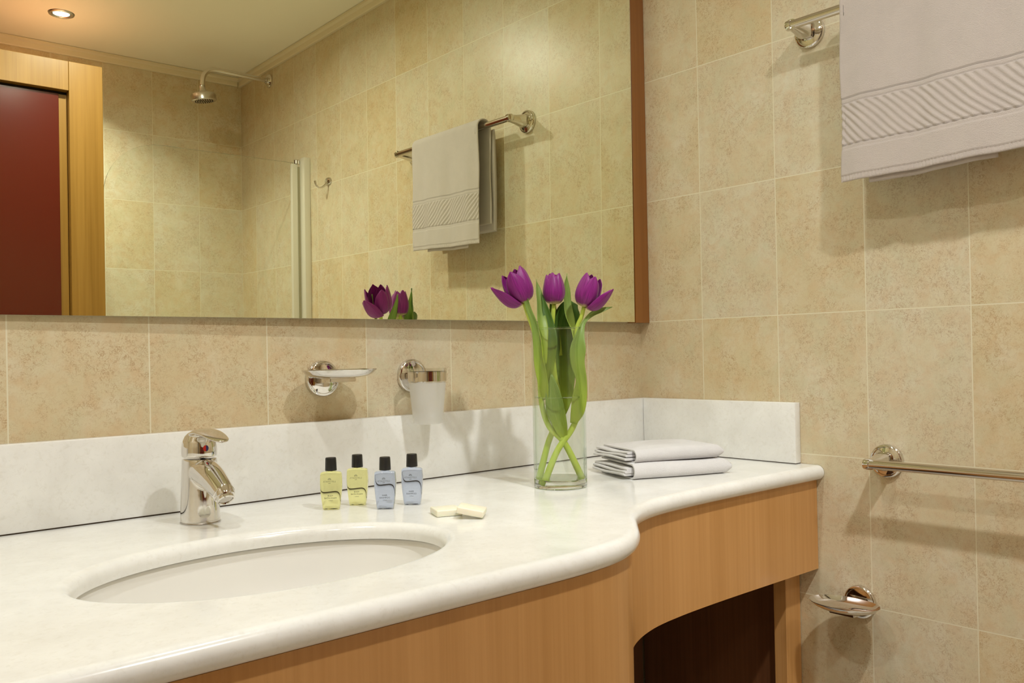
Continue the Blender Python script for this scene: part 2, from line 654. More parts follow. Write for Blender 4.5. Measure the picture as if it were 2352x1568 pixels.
# washbasin under the cutout
bm = bm_new()
prof = [(1.06, ZT - 0.0228), (1.01, ZT - 0.0228), (0.998, ZT - 0.028), (0.975, ZT - 0.045), (0.915, ZT - 0.08), (0.80, ZT - 0.108), (0.62, ZT - 0.133), (0.40, ZT - 0.145), (0.16, ZT - 0.150), (0.09, ZT - 0.151)]
pts = catmull([(a, 0, b) for a, b in prof], 4)
pts = [Vector((p.x, 0, min(p.z, ZT - 0.0226))) for p in pts]
loops = [[(SKC[0] + p.x * (SKA - 0.009) * cos(2 * pi * i / HN), SKC[1] + p.x * (SKB - 0.009) * sin(2 * pi * i / HN), p.z) for i in range(HN)] for p in pts]
add_loops(bm, loops, True, False, True)
basin = empty('washbasin', (0, 0, 0))
tag(basin, 'oval white ceramic undermount washbasin set in the stone counter', 'sink')
b1 = obj('bowl', bm, M_CERAMIC, basin)
sm = b1.modifiers.new('thick', 'SOLIDIFY'); sm.thickness = 0.006; sm.offset = -1
bm = bm_new()
add_lathe(bm, [(0.0005, 0.006), (0.014, 0.005), (0.020, 0.003), (0.022, 0.0)], 32, Matrix.Translation((SKC[0], SKC[1], ZT - 0.1505)), cap1=False)
obj('drain', bm, M_CHROME, basin)

# backsplashes
bm = bm_new()
add_box(bm, (XL + 0.001, -0.0205, ZT + 0.002), (-0.0005, -0.0005, 0.9795), 0.0015, 2)
bs = obj('backsplash', bm, M_STONE, angle=40)
tag(bs, 'long white stone upstand along the back wall behind the tap', 'backsplash')
bm = bm_new()
add_box(bm, (XL + 0.001, -0.018, ZT + 0.0002), (-0.021, -0.002, ZT + 0.003))
obj('sealant_joint', bm, M_SEAL, bs, smooth=False)
bm = bm_new()
add_box(bm, (-0.0205, -0.439, ZT + 0.0015), (-0.0005, -0.0210, 0.9795), 0.0018, 2)
bs2 = obj('backsplash', bm, M_STONE, angle=40)
tag(bs2, 'short white stone upstand on the right wall behind the folded towels', 'backsplash')
bm = bm_new()
add_box(bm, (-0.0185, -0.437, ZT + 0.0002), (-0.002, -0.022, ZT + 0.0025))
obj('sealant_joint', bm, M_SEAL, bs2, smooth=False)

# ------------------------------------------------------------------ vanity cabinet
van = empty('vanity_cabinet', (-1.1, -0.3, 0))
tag(van, 'cherry wood vanity cabinet with curved front and open niche under the counter', 'cabinet')


def wall_strip(bm, line, z0, z1, th):
    a = line
    b = inset(line, th)
    loops = []
    for (p, q) in zip(a, b):
        loops.append([(p[0], p[1], z0), (p[0], p[1], z1), (q[0], q[1], z1), (q[0], q[1], z0)])
    add_loops(bm, loops, True, True, True)


def vpart(name, bm, mat, **kw):
    o = obj(name, bm, mat, van, **kw)
    o.matrix_parent_inverse = Matrix.Translation((1.1, 0.3, 0))
    return o


PL = []
for p_, q_ in zip(inset(OUT, 0.0125), inset(OUT, 0.0175)):
    f_ = min(1.0, max(0.0, (p_[0] + 0.70) / 0.2))
    PL.append((p_[0] + (q_[0] - p_[0]) * f_, p_[1] + (q_[1] - p_[1]) * f_))
ZP = ZT - ZTH - 0.0006
split = min(range(len(PL)), key=lambda i: abs(PL[i][0] + 0.660))
bm = bm_new(); wall_strip(bm, PL[:split + 1], 0.001, ZP, 0.018)
vpart('front_panel', bm, M_WOOD, angle=40)
bm = bm_new(); wall_strip(bm, PL[split:], 0.634, ZP, 0.018)
vpart('apron_panel', bm, M_WOOD, angle=40)
px0, py0 = inset(PL, 0.019)[split]
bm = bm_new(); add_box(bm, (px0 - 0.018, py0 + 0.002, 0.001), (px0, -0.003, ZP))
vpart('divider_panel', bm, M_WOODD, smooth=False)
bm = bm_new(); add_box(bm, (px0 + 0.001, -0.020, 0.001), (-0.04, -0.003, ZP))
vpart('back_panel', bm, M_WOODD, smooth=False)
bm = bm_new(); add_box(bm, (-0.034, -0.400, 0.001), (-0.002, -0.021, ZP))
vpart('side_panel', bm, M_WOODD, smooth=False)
bm = bm_new(); add_box(bm, (-0.0565, -0.431, 0.001), (-0.002, -0.401, ZP), 0.001, 1)
vpart('stile', bm, M_WOOD, smooth=False)

# ------------------------------------------------------------------ wall mirror
MY, MP = -0.0128, 0.006
mir = empty('wall_mirror', (-1.0, -0.0175, 1.5))
mir.rotation_euler = (Matrix.Rotation(MY, 3, 'Z') @ Matrix.Rotation(MP, 3, 'X')).to_euler()
tag(mir, 'large frameless wall mirror above the counter with wooden strip at its right edge', 'mirror')
bm = bm_new()
add_box(bm, (-1.0, 0.0, 1.1655 - 1.5), (0.947, 0.0025, 2.31 - 1.5))
for f in bm.faces: f.material_index = 0 if f.normal.y < -0.9 or (f.calc_center_median().y < 1e-4) else 1
obj('mirror_glass', bm, [M_MIRROR, M_MEDGE], mir, smooth=False)
wf = None
bm = bm_new()
add_box(bm, (-0.0495, -0.0300, 1.1640), (-0.0008, -0.0008, 2.325), 0.0006, 1)
tag(obj('mirror_end_strip', bm, M_FRAME, smooth=False),
    'upright brown wooden strip between the mirror and the right wall', 'frame')

# ------------------------------------------------------------------ bathroom fittings
def flange(bm, c, d, r=0.033, th=0.013):
    """round rosette on a wall, c on the wall, d pointing into the room"""
    prof = [(r, 0.0005), (r, 0.004), (r * .985, 0.0065), (r * .93, 0.0085), (r * .84, 0.0092), (r * .80, 0.0075), (r * .6, 0.0095), (r * .3, 0.0110), (0.0006, 0.0115)]
    add_lathe(bm, prof, 56, Matrix.Translation(c) @ AX(d))


def fitting_soap_dish(c, d, along, up_shift=0.0):
    """wall soap dish; c wall point, d out of the wall, along the long axis"""
    d, along = Vector(d), Vector(along)
    t = empty('soap_dish', c)
    bm = bm_new(); flange(bm, (0, 0, 0), d)
    obj('wall_plate', bm, M_CHROME, t, angle=40)
    # holder: short flat arm with a clip under the bowl
    bm = bm_new()
    lo = [];
    for s, hw, z0, z1 in ((0.008, 0.017, -0.007, 0.005), (0.03, 0.021, -0.008, 0.003), (0.052, 0.026, -0.007, 0.002), (0.078, 0.026, -0.005, 0.002)):
        p = d * s
        lo.append([p - along * hw + Vector((0, 0, z0)), p + along * hw + Vector((0, 0, z0)), p + along * hw + Vector((0, 0, z1)), p - along * hw + Vector((0, 0, z1))])
    add_loops(bm, lo)
    bmesh.ops.bevel(bm, geom=bm.edges[:], offset=0.0012, segments=2, affect='EDGES')
    obj('holder', bm, M_CHROME, t, angle=40)
    bm = bm_new()
    n = 72
    prof = [(1.0, 0.0170), (0.985, 0.0163), (0.90, 0.0105), (0.75, 0.0058), (0.5, 0.0030), (0.25, 0.0022), (0.01, 0.0020)]
    ctr = d * 0.066
    def ring(f, z, dz=0.0):
        out = []
        for i in range(n):
            a = 2 * pi * i / n
            ca, sa = cos(a), sin(a)
            x = 0.0700 * f * (abs(ca) ** 0.9) * (1 if ca > 0 else -1)
            y = 0.045 * f * (abs(sa) ** 0.95) * (1 if sa > 0 else -1)
            out.append(ctr + along * x + d * y + Vector((0, 0, z + dz)))
        return out
    loops = [ring(f, z, -0.0012) for f, z in prof[::-1]] + [ring(f, z) for f, z in prof]
    add_loops(bm, loops)
    obj('bowl', bm, M_CHROME, t, angle=60)
    return t


t = fitting_soap_dish((-0.8855, -0.0005, 1.056), (0, -1, 0), (1, 0, 0))
tag(t, 'chrome oval soap dish on the back wall above the small bottles', 'soap dish', 'wall soap dishes')
t = fitting_soap_dish((-0.0005, -0.566, 0.577), (-1, 0, 0), (0, 1, 0))
t.children[2].location = (0, 0, 0.006)
tag(t, 'chrome oval soap dish low on the right wall beside the vanity', 'soap dish', 'wall soap dishes')

# tumbler holder and cup
CU = Vector((-0.6985, -0.068, 0))
t = empty('tumbler_holder', (-0.6895, -0.0005, 1.055))
tag(t, 'chrome ring holder on the back wall carrying the frosted cup', 'cup holder')
bm = bm_new(); flange(bm, (0, 0, 0), (0, -1, 0))
obj('wall_plate', bm, M_CHROME, t, angle=40)
bm = bm_new()
rc = CU + Vector((0.6895, 0.0005, 0))
n = 64
ringp = [(0.0375, -0.009), (0.0375, 0.009), (0.0362, 0.009), (0.0362, -0.009)]
loops = [[rc + Vector((r * cos(2 * pi * i / n), r * sin(2 * pi * i / n), z)) for i in range(n)] for r, z in ringp]
add_loops(bm, loops + [loops[0]], True, False, False)
bmesh.ops.remove_doubles(bm, verts=bm.verts, dist=1e-6)
obj('ring', bm, M_CHROME, t, angle=40)
bm = bm_new()
add_box(bm, (-0.016, -0.036, -0.009), (0.010, -0.008, 0.006), 0.002, 2)
obj('arm', bm, M_CHROME, t, angle=40)
cup = empty('tumbler', (CU.x, CU.y, 0.9645))
tag(cup, 'frosted plastic tumbler hanging in the chrome ring holder', 'cup')
H = 0.106
rr = lambda z: 0.0275 + (0.0385 - 0.0275) * z / H if z < 0.2 else 0.03
bm = bm_new()
zs = [0.0, 0.0015, 0.02, 0.04, 0.06, 0.078]
outer = [(rr(z) - (0.0015 if z == 0 else 0), z) for z in zs]
inner = [(rr(z) - 0.0012, max(z, 0.004)) for z in zs][::-1]
add_lathe(bm, [(0.0005, 0.0)] + outer, 64, cap1=False)
add_lathe(bm, inner + [(0.0005, 0.004)], 64, cap0=False)
obj('frosted_body', bm, M_FROST, cup, angle=50)
bm = bm_new()
add_lathe(bm, [(rr(z), z) for z in (0.078, 0.09, H)] + [(rr(H) - 0.0012, H), (rr(0.09) - 0.0012, 0.09), (rr(0.078) - 0.0012, 0.078)], 64, cap0=False, cap1=False)
tag(obj('clear_rim', bm, M_CUPTOP, cup, angle=50), 'clear glossy rim')


# towel rails on the right wall
def rail(c0, c1, z, so=0.070):
    t = empty('towel_rail', (0, (c0 + c1) / 2, z))
    h = abs(c1 - c0) / 2
    for s in (-1, 1):
        y = s * (h - 0.0095)
        bm = bm_new(); flange(bm, (-0.0005, y, 0), (-1, 0, 0))
        obj('wall_plate', bm, M_CHROME, t, angle=40)
        bm = bm_new()
        loops = []
        for x, hy, hz in ((0.009, 0.0165, 0.0185), (0.022, 0.0165, 0.0175), (0.030, 0.0160, 0.0165), (0.046, 0.0135, 0.0125), (0.062, 0.0115, 0.0105), (0.076, 0.0105, 0.0100)):
            loops.append([(-x, y + hy * cos(a) * (abs(cos(a)) ** -0.35 if abs(cos(a)) > 1e-3 else 1), hz * sin(a) * (abs(sin(a)) ** -0.35 if abs(sin(a)) > 1e-3 else 1)) for a in [2 * pi * i / 32 for i in range(32)]])
        add_loops(bm, loops)
        bk = obj('bracket', bm, M_CHROME, t, angle=35)
        bm = bm_new()
        add_lathe(bm, [(0.0005, 0.0135), (0.006, 0.0132), (0.0102, 0.0110), (0.0108, 0.008), (0.0108, 0.0)], 32, Matrix.Translation((-so, y - s * 0.0, 0)) @ AX((0, s, 0)))
        obj('end_cap', bm, M_CHROME, t, angle=40)
    bm = bm_new()
    add_tube(bm, [(-so, -h + 0.006, 0), (-so, h - 0.006, 0)], 0.0090, 32)
    obj('bar', bm, M_RAIL, t, angle=50)
    return t


tag(rail(-1.075, -0.472, 1.7525), 'upper chrome towel rail on the right wall with the beige towel', 'towel rail', 'chrome towel rails')
tag(rail(-1.222, -0.618, 0.8705), 'lower empty chrome towel rail on the right wall beside the counter', 'towel rail', 'chrome towel rails')


# beige terry towel folded over the upper rail
def hanging_towel():
    y0, y1 = -0.596, -0.945
    zr, xr = 1.751, -0.070
    random.seed(4)
    root = empty('bath_towel', (xr, (y0 + y1) / 2, 1.42))
    tag(root, 'beige terry bath towel with a diagonal ribbed band, folded over the upper rail', 'towel')

    def sheet(ri, ro, zf, zb, ya, yb, band, seed, th, nu, nv):
        # centre line: front hem -> up -> over the rail -> down to back hem
        r = (ri + ro) / 2
        Lf = zr - zf
        Lb = zr - zb
        La = pi * r
        L = Lf + La + Lb
        def base(s):
            if s < Lf: return Vector((xr - r, 0, zf + s)), Vector((-1, 0, 0))
            if s < Lf + La:
                a = (s - Lf) / r
                return Vector((xr - r * cos(a), 0, zr + r * sin(a))), Vector((-cos(a), 0, sin(a)))
            q = s - Lf - La
            return Vector((xr + r, 0, zr - q)), Vector((1, 0, 0))
        def fn(side):
            def g(u, v):
                s = u * L
                p, nn = base(s)
                y = ya + (yb - ya) * v
                # soft folds, fading at the rail
                fade = min(1, abs(s - Lf) / 0.12) if s < Lf else 0.0
                wv = 0.0035 * sin(y * 38 + seed) * fade + 0.0018 * sin(y * 91 + seed * 2 + s * 5) * fade
                flare = 0.010 * max(0.0, 1 - s / Lf) ** 1.5 if s < Lf else 0
                off = wv + flare * (0.6 if s < Lf else 0)
                hh = 0.0
                if band and s < Lf and side > 0:
                    if 0.012 > s: hh = -0.0016 + 0.0006 * sin(y * 2 * pi / 0.0065)
                    elif 0.060 < s < 0.068: hh = -0.0016
                    elif 0.068 < s < 0.0705: hh = -0.0030
                    elif 0.0705 <= s < 0.146:
                        ph = (y * 1.0 - (s - 0.07) * 1.05 + 0.0022 * sin(s * 60 + y * 9)) * 2 * pi / 0.0160
                        q = sin(ph)
                        hh = 0.0012 * (abs(q) ** 0.7) * (1 if q > 0 else -1) - 0.0004
                    elif 0.146 <= s < 0.1485: hh = -0.003
                    elif 0.1485 <= s < 0.156: hh = -0.0015
                    elif 0.156 <= s < 0.1585: hh = -0.0030
                edge = min(v, 1 - v) * abs(yb - ya)
                tt = th / 2 * (1 - max(0, 1 - edge / 0.004) ** 2 * 0.7)
                e2 = min(s, L - s)
                tt *= 1 - max(0, 1 - e2 / 0.004) ** 2 * 0.6
                yy = y + 0.0016 * sin(s * 30 + seed) * (1 if v < 0.03 or v > 0.97 else 0)
                dz = -0.004 * sin(v * 3 + seed) * (1 if s < Lf else 0) * max(0, 1 - s / Lf)
                q = p + nn * (side * tt + off + hh)
                return Vector((q.x, yy, q.z + dz))
            return g
        b = bmesh.new()
        A = add_grid(b, fn(1), nu, nv)
        B = add_grid(b, fn(-1), nu, nv)
        for i in range(nu):
            b.faces.new((A[i][0], A[i + 1][0], B[i + 1][0], B[i][0]))
            b.faces.new((A[i][nv], B[i][nv], B[i + 1][nv], A[i + 1][nv]))
        for j in range(nv):
            b.faces.new((A[0][j], B[0][j], B[0][j + 1], A[0][j + 1]))
            b.faces.new((A[nu][j], A[nu][j + 1], B[nu][j + 1], B[nu][j]))
        return b
    inv = Matrix.Translation((-xr, -(y0 + y1) / 2, -1.42))
    for k, (ri, ro, zf, zb, ya, yb, band, th, nu, nv) in enumerate([
            (0.0190, 0.0260, 1.414, 1.470, y0, y1, True, 0.0055, 420, 230),
            (0.0105, 0.0175, 1.406, 1.455, y0 - 0.055, y1 + 0.07, False, 0.0050, 120, 50),
            (0.0265, 0.0335, 1.640, 1.640, y0, y1, False, 0.0055, 120, 60)][:2]):
        b = sheet(ri, ro, zf, zb, ya, yb, band, 1.3, th, nu, nv)
        o = obj('outer_layer' if k == 0 else 'inner_layer', b, M_TERRY, root)
        o.matrix_parent_inverse = inv
    # folded back layers, seen from the side in the mirror
    for k, (x, zb, ya, yb) in enumerate([(-0.0385, 1.452, y0 + 0.004, y1 + 0.01)]):
        b = bmesh.new()
        path = [(x, zb + 0.002), (x + 0.0045, zb), (x + 0.0075, zb + 0.01), (x + 0.0085, 1.60), (x + 0.005, 1.73), (x - 0.001, 1.745), (x - 0.0035, 1.70), (x - 0.002, 1.60)]
        q = catmull([(a, 0, z) for a, z in path], 4)
        loops = [[(p.x + 0.001 * sin(y * 40), y, p.z) for p in q] for y in [ya + (yb - ya) * i / 40 for i in range(41)]]
        add_loops(b, loops)
        o = obj('back_fold', b, M_TERRY, root)
        o.matrix_parent_inverse = inv
    return root


hanging_towel()

# robe hook
t = empty('robe_hook', (0, -1.690, 1.765))
tag(t, 'small chrome robe hook on the right wall seen in the mirror', 'hook')
bm = bm_new()
add_lathe(bm, [(0.0245, 0.0005), (0.0245, 0.004), (0.021, 0.008), (0.0006, 0.010)], 40, AX((-1, 0, 0)), sx=1.0, sy=0.62)
p = obj('wall_plate', bm, M_CHROME, t, angle=50)
bm = bm_new()
add_tube(bm, [(-0.006, 0, -0.004), (-0.016, 0, -0.016), (-0.030, 0, -0.026), (-0.045, 0, -0.028), (-0.056, 0, -0.018), (-0.060, 0, -0.004)], [0.006, 0.0045, 0.0035, 0.0032, 0.0035, 0.0045], 14)
obj('hook_arm', bm, M_CHROME, t)

# ------------------------------------------------------------------ shower (seen in the mirror)
t = empty('wall_shower', (0, -2.2244, 2.285))
tag(t, 'chrome shower head on a bent wall arm seen in the mirror', 'shower')
bm = bm_new()
add_lathe(bm, [(0.029, 0.0005), (0.029, 0.007), (0.026, 0.010), (0.014, 0.011), (0.0135, 0.02)], 40, AX((-1, 0, 0)))
obj('wall_plate', bm, M_CHROME, t, angle=40)
bm = bm_new()
add_tube(bm, [(-0.012, 0, 0), (-0.14, 0, 0.002), (-0.232, 0, 0.003), (-0.270, 0, -0.006), (-0.292, 0, -0.032), (-0.298, 0, -0.075)], 0.0105, 24, k=8)
obj('arm', bm, M_CHROME, t)
bm = bm_new()
add_lathe(bm, [(0.0005, -0.060), (0.047, -0.060), (0.0505, -0.057), (0.051, -0.036), (0.048, -0.030), (0.020, -0.022), (0.013, -0.010), (0.013, 0.004), (0.0005, 0.006)], 56,
          Matrix.Translation((-0.299, 0, -0.078)) @ Matrix.Rotation(R(-8), 4, 'Y'))
hd = obj('head', bm, M_SATIN, t, angle=35)
bm = bm_new()
for r_, n_ in ((0.008, 6), (0.017, 12), (0.026, 18), (0.035, 24)):
    for i in range(n_):
        a = 2 * pi * i / n_
        add_lathe(bm, [(0.0005, -0.0625), (0.0012, -0.0622), (0.0014, -0.060)], 8,
                  Matrix.Translation((-0.299, 0, -0.078)) @ Matrix.Rotation(R(-8), 4, 'Y') @ Matrix.Translation((r_ * cos(a), r_ * sin(a), 0)), cap1=False)
tag(obj('nozzles', bm, M_DARK, hd, smooth=False), kind='stuff')

scr = empty('shower_screen', (0, -1.90, 0.55))
tag(scr, 'clear glass shower screen with rounded corner and aluminium wall profile, seen in the mirror', 'shower screen')
ZS = 1.866 - 0.55
bm = bm_new()
Rr = 0.20
XE = -0.772
poly = [(-0.052, 0.0), (XE, 0.0), (XE, ZS - Rr)] + [(XE + Rr - Rr * cos(pi / 2 * k / 12), ZS - Rr + Rr * sin(pi / 2 * k / 12)) for k in range(1, 13)] + [(-0.052, ZS)]
loops = [[(x, y, z) for x, z in poly] for y in (-0.003, 0.003)]
add_loops(bm, loops)
for f in bm.faces: f.material_index = 1 if len(f.verts) == 4 else 0
obj('glass_pane', bm, [M_SCREEN, M_GEDGE], scr, smooth=False)
bm = bm_new(); add_box(bm, (-0.0270, 0.010, 0.0), (-0.0006, 0.052, 1.884 - 0.55), 0.002, 2)
obj('wall_profile', bm, M_ALU, scr, angle=40)
bm = bm_new(); add_box(bm, (-0.060, -0.010, 0.0), (-0.034, 0.010, 1.862 - 0.55), 0.003, 2)
hp = obj('hinge_profile', bm, M_ALU, scr, angle=40)
bm = bm_new(); add_lathe(bm, [(0.012, 0), (0.012, 0.014), (0.010, 0.016), (0.0005, 0.016)], 28, Matrix.Translation((-0.036, 0.004, 1.862 - 0.55)))
obj('pivot_cap', bm, M_SATIN, scr, angle=40)
bm = bm_new(); add_box(bm, (-0.036, -0.006, 0.0), (-0.012, 0.012, 1.85 - 0.55))
obj('seal_strip', bm, plain('screen_seal', srgb(150, 142, 112), 0.6), scr, smooth=False)
# shower tray / low bath wall carrying the screen
bm = bm_new()
add_box(bm, (-0.775, YF + 0.001, 0.001), (-0.001, -1.845, 0.548), 0.012, 3)
tray = obj('bathtub', bm, M_CERAMIC, angle=40)
tag(tray, 'white bathtub standing under the glass shower screen', 'bathtub')
t2 = bmesh.new()

# tall cabinet with the red door, seen at the left of the mirror
cab = empty('tall_cabinet', (-1.25, -1.85, 0))
tag(cab, 'tall golden wood cabinet with glossy dark red door, seen at the left of the mirror', 'cabinet')
CX = 1.25; CY = 1.85
def cpart(name, lo, hi, mat, bev=0.0):
    b = bm_new(); add_box(b, (lo[0] + CX, lo[1] + CY, lo[2]), (hi[0] + CX, hi[1] + CY, hi[2]), bev, 1)
    return obj(name, b, mat, cab, smooth=False)
cpart('stile', (-0.890, -1.885, 0.001), (-0.783, -1.85, 2.10), M_WOODC, 0.001)
cpart('stile', (-1.72, -1.885, 0.001), (-1.62, -1.85, 2.10), M_WOODC, 0.001)
cpart('top_rail', (-1.62, -1.885, 2.0), (-0.891, -1.85, 2.10), M_WOODC, 0.001)
cpart('body', (-1.72, YF + 0.002, 0.001), (-0.783, -1.900, 2.10), M_WOODD)
cpart('rebate', (-1.62, -1.8995, 0.001), (-0.8905, -1.886, 1.999), M_DARK)
cpart('red_door', (-1.608, -1.8855, 0.01), (-0.9175, -1.872, 1.99), M_RED, 0.001)
cpart('shadow_bead', (-0.9165, -1.8855, 0.01), (-0.8915, -1.8800, 1.99), M_WOODC)

# ------------------------------------------------------------------ basin mixer tap
def tap():
    root = empty('basin_tap', (-1.160, -0.123, ZT + 0.0003))
    tag(root, 'chrome single-lever mixer tap behind the washbasin', 'tap')
    # body and spout grown into one casting
    b = bm_new()
    prof = [(0.0005, 0.0), (0.0276, 0.0), (0.0284, 0.002), (0.0280, 0.015), (0.0268, 0.045), (0.0256, 0.08), (0.0250, 0.0945), (0.0242, 0.0965), (0.0005, 0.097)]
    add_lathe(b, prof, 64, sy=1.12)
    add_tube(b, [(0, 0.004, 0.076), (0, -0.020, 0.076), (0, -0.045, 0.071), (0, -0.068, 0.062), (0, -0.092, 0.0500)], [0.0205, 0.0215, 0.0200, 0.0178, 0.0158], 40, k=8)
    body = obj('body', b, M_CHROME, root)
    rm = body.modifiers.new('fuse', 'REMESH'); rm.mode = 'VOXEL'; rm.voxel_size = 0.0011; rm.use_smooth_shade = True
    s = body.modifiers.new('soft', 'SMOOTH'); s.factor = 0.5; s.iterations = 14
    # aerator
    d = Vector((0, -0.024, -0.0120)).normalized()
    P = Vector((0, -0.092, 0.0500))
    d = Vector((0, -0.62, -0.78))
    b = bm_new()
    M = Matrix.Translation(P + Vector((0, -0.001, -0.002))) @ AX(d)
    add_lathe(b, [(0.0140, -0.012), (0.0148, -0.001), (0.0142, 0.001), (0.0122, 0.0012), (0.0122, 0.006), (0.0105, 0.0072), (0.0098, 0.0062), (0.0098, 0.0045), (0.0005, 0.0045)], 48, M)
    obj('aerator', b, M_CHROME, root, angle=30)
    b = bm_new()
    add_lathe(b, [(0.0005, 0.0053), (0.0096, 0.0053), (0.0097, 0.0047)], 40, M, cap1=False)
    obj('aerator_screen', b, M_SATIN, root, angle=40)
    # handle
    b = bm_new()
    prof = [(0.0005, 0.0985), (0.0246, 0.0985), (0.0256, 0.0995), (0.0260, 0.106), (0.0256, 0.114), (0.0240, 0.122), (0.0205, 0.1295), (0.0155, 0.1345), (0.008, 0.1370), (0.0005, 0.1375)]
    add_lathe(b, prof, 64)
    # lever: flattened paddle leaving the top of the dome
    sec = []
    for y, z, hw, hh in ((0.019, 0.116, 0.010, 0.005), (0.009, 0.1265, 0.0150, 0.0068), (-0.004, 0.1325, 0.0178, 0.0070), (-0.016, 0.1355, 0.0195, 0.0062), (-0.030, 0.1365, 0.0195, 0.0050), (-0.048, 0.1350, 0.0182, 0.0042), (-0.066, 0.1318, 0.0162, 0.0036), (-0.082, 0.1285, 0.0125, 0.0030), (-0.091, 0.1265, 0.0065, 0.0022), (-0.0935, 0.1260, 0.001, 0.001)):
        sec.append((y, z, hw, hh))
    q = catmull([(y, z, hw) for y, z, hw, hh in sec], 4)
    qh = catmull([(hh, 0, 0) for *_, hh in sec], 4)
    loops = []
    for v, h in zip(q, qh):
        y, z, hw = v
        loops.append([(max(hw, 0.0005) * cos(a), y, z + h.x * sin(a)) for a in [2 * pi * i / 36 for i in range(36)]])
    add_loops(b, loops)
    hnd = obj('lever_handle', b, M_CHROME, root)
    rm = hnd.modifiers.new('fuse', 'REMESH'); rm.mode = 'VOXEL'; rm.voxel_size = 0.0009; rm.use_smooth_shade = True
    s = hnd.modifiers.new('soft', 'SMOOTH'); s.factor = 0.5; s.iterations = 10
    # red / blue marker
    for side, mt, nm in ((-1, plain('marker_red', srgb(214, 40, 24), 0.3), 'hot_marker'), (1, plain('marker_blue', srgb(40, 44, 110), 0.3), 'cold_marker')):
        b = bm_new()
        c = b.verts.new((0, -0.0262, 0.1125))
        arc = [b.verts.new((side * 0.0040 * sin(pi * i / 16), -0.0262 + 0.0003 * sin(pi * i / 16), 0.1125 + 0.0046 * cos(pi * i / 16))) for i in range(17)]
        for i in range(16): b.faces.new((c, arc[i], arc[i + 1]))
        o = obj(nm, b, mt, root, smooth=False)
        so = o.modifiers.new('t', 'SOLIDIFY'); so.thickness = 0.0008; so.offset = 0
    b = bm_new()
    add_lathe(b, [(0.0290, 0.0), (0.0290, 0.0010)], 48, sy=1.12)
    obj('base_ring', b, M_SATIN, root, angle=30)
    return root


tap()

# ------------------------------------------------------------------ toiletry bottles
def text_mesh(body, width, center, mat, parent, name='lettering', weight=0.0):
    cu = bpy.data.curves.new(name, 'FONT')
    cu.body = body
    cu.align_x = 'CENTER'
    cu.align_y = 'CENTER'
    cu.size = 1
    cu.resolution_u = 3
    cu.offset = weight
    o = bpy.data.objects.new(name, cu)
    COL.objects.link(o)
    dg = bpy.context.evaluated_depsgraph_get()
    me = bpy.data.meshes.new_from_object(o.evaluated_get(dg))
    bpy.data.objects.remove(o)
    xs = [v.co.x for v in me.vertices]; ys = [v.co.y for v in me.vertices]
    s = width / (max(xs) - min(xs))
    cx, cy = (max(xs) + min(xs)) / 2, (max(ys) + min(ys)) / 2
    for v in me.vertices:
        v.co = Vector(((v.co.x - cx) * s + center[0], center[1], (v.co.y - cy) * s + center[2]))
    me.materials.clear()
    me.materials.append(mat)
    q = bpy.data.objects.new(name, me)
    COL.objects.link(q)
    q.parent = parent
    return q


def sq(hw, hd, e, n=64):
    out = []
    for i in range(n):
        a = 2 * pi * i / n
        c, s = cos(a), sin(a)
        out.append((hw * abs(c) ** (2 / e) * (1 if c > 0 else -1), hd * abs(s) ** (2 / e) * (1 if s > 0 else -1)))
    return out


def bottle(kind):
    root = empty('toiletry_bottle', (0, 0, 0))
    b = bm_new()
    D = 0.0095
    prof = [(0.0105, 0.0075, 0.0), (0.0125, 0.0088, 0.0004), (0.0133, D, 0.0016), (0.0146, D, 0.010), (0.0160, D, 0.022), (0.0170, D, 0.034), (0.0173, D, 0.042), (0.0171, D, 0.050), (0.0167, D, 0.0562), (0.0160, 0.0088, 0.0588), (0.0140, 0.0076, 0.0600), (0.0100, 0.0068, 0.0606), (0.0066, 0.0064, 0.0610), (0.0062, 0.0062, 0.0640)]
    q = catmull([(w_, d_, z_) for w_, d_, z_ in prof], 3)
    loops = []
    for v in q:
        e = 5.0 if v.z < 0.0575 else max(2.0, 5.0 - (v.z - 0.0575) * 900)
        loops.append([(x, y, v.z) for x, y in sq(v.x, v.y, e)])
    add_loops(b, loops)
    obj('bottle_body', b, M_YEL if kind == 'body' else M_BLU, root, angle=60)
    b = bm_new()
    add_lathe(b, [(0.0005, 0.0622), (0.0092, 0.0622), (0.0093, 0.0630), (0.0086, 0.0815), (0.0080, 0.0830), (0.0005, 0.0836)], 48)
    obj('cap', b, M_BLACK, root, angle=35)
    y = -D - 0.00035
    text_mesh('ATAHOTELS', 0.0200, (-0.0012, y, 0.0455), M_INK, root, weight=-0.01)
    # small crown of arcs above the name, dash below
    b = bm_new()
    for rr_, yy in ((0.0024, 0.0), (0.0016, 0.0)):
        add_tube(b, [(-0.0012 + rr_ * cos(a), y, 0.0487 + rr_ * 0.9 * sin(a)) for a in [pi * i / 8 for i in range(9)]], 0.00018, 6, smooth=False)
    add_tube(b, [(-0.0040, y, 0.0484), (0.0016, y, 0.0484)], 0.00018, 6)
    add_tube(b, [(-0.0012 - 0.0008, y, 0.0488), (-0.0012, y, 0.0502), (-0.0004, y, 0.0488)], 0.00016, 6, smooth=False)
    add_tube(b, [(-0.0030, y, 0.0427), (0.0006, y, 0.0427)], 0.00025, 6)
    obj('emblem', b, M_INK, root)
    if kind == 'body':
        text_mesh('BODY', 0.0086, (0, y, 0.0228), M_INKD, root)
        text_mesh('BATH FOAM', 0.0190, (0, y, 0.0190), M_INKD, root)
    else:
        text_mesh('HAIR', 0.0080, (0, y, 0.0228), M_INKD, root)
        text_mesh('SHAMPOO', 0.0168, (0, y, 0.0190), M_INKD, root)
    text_mesh('CITRUS', 0.0064, (0, y, 0.0150), M_INK, root)
    return root


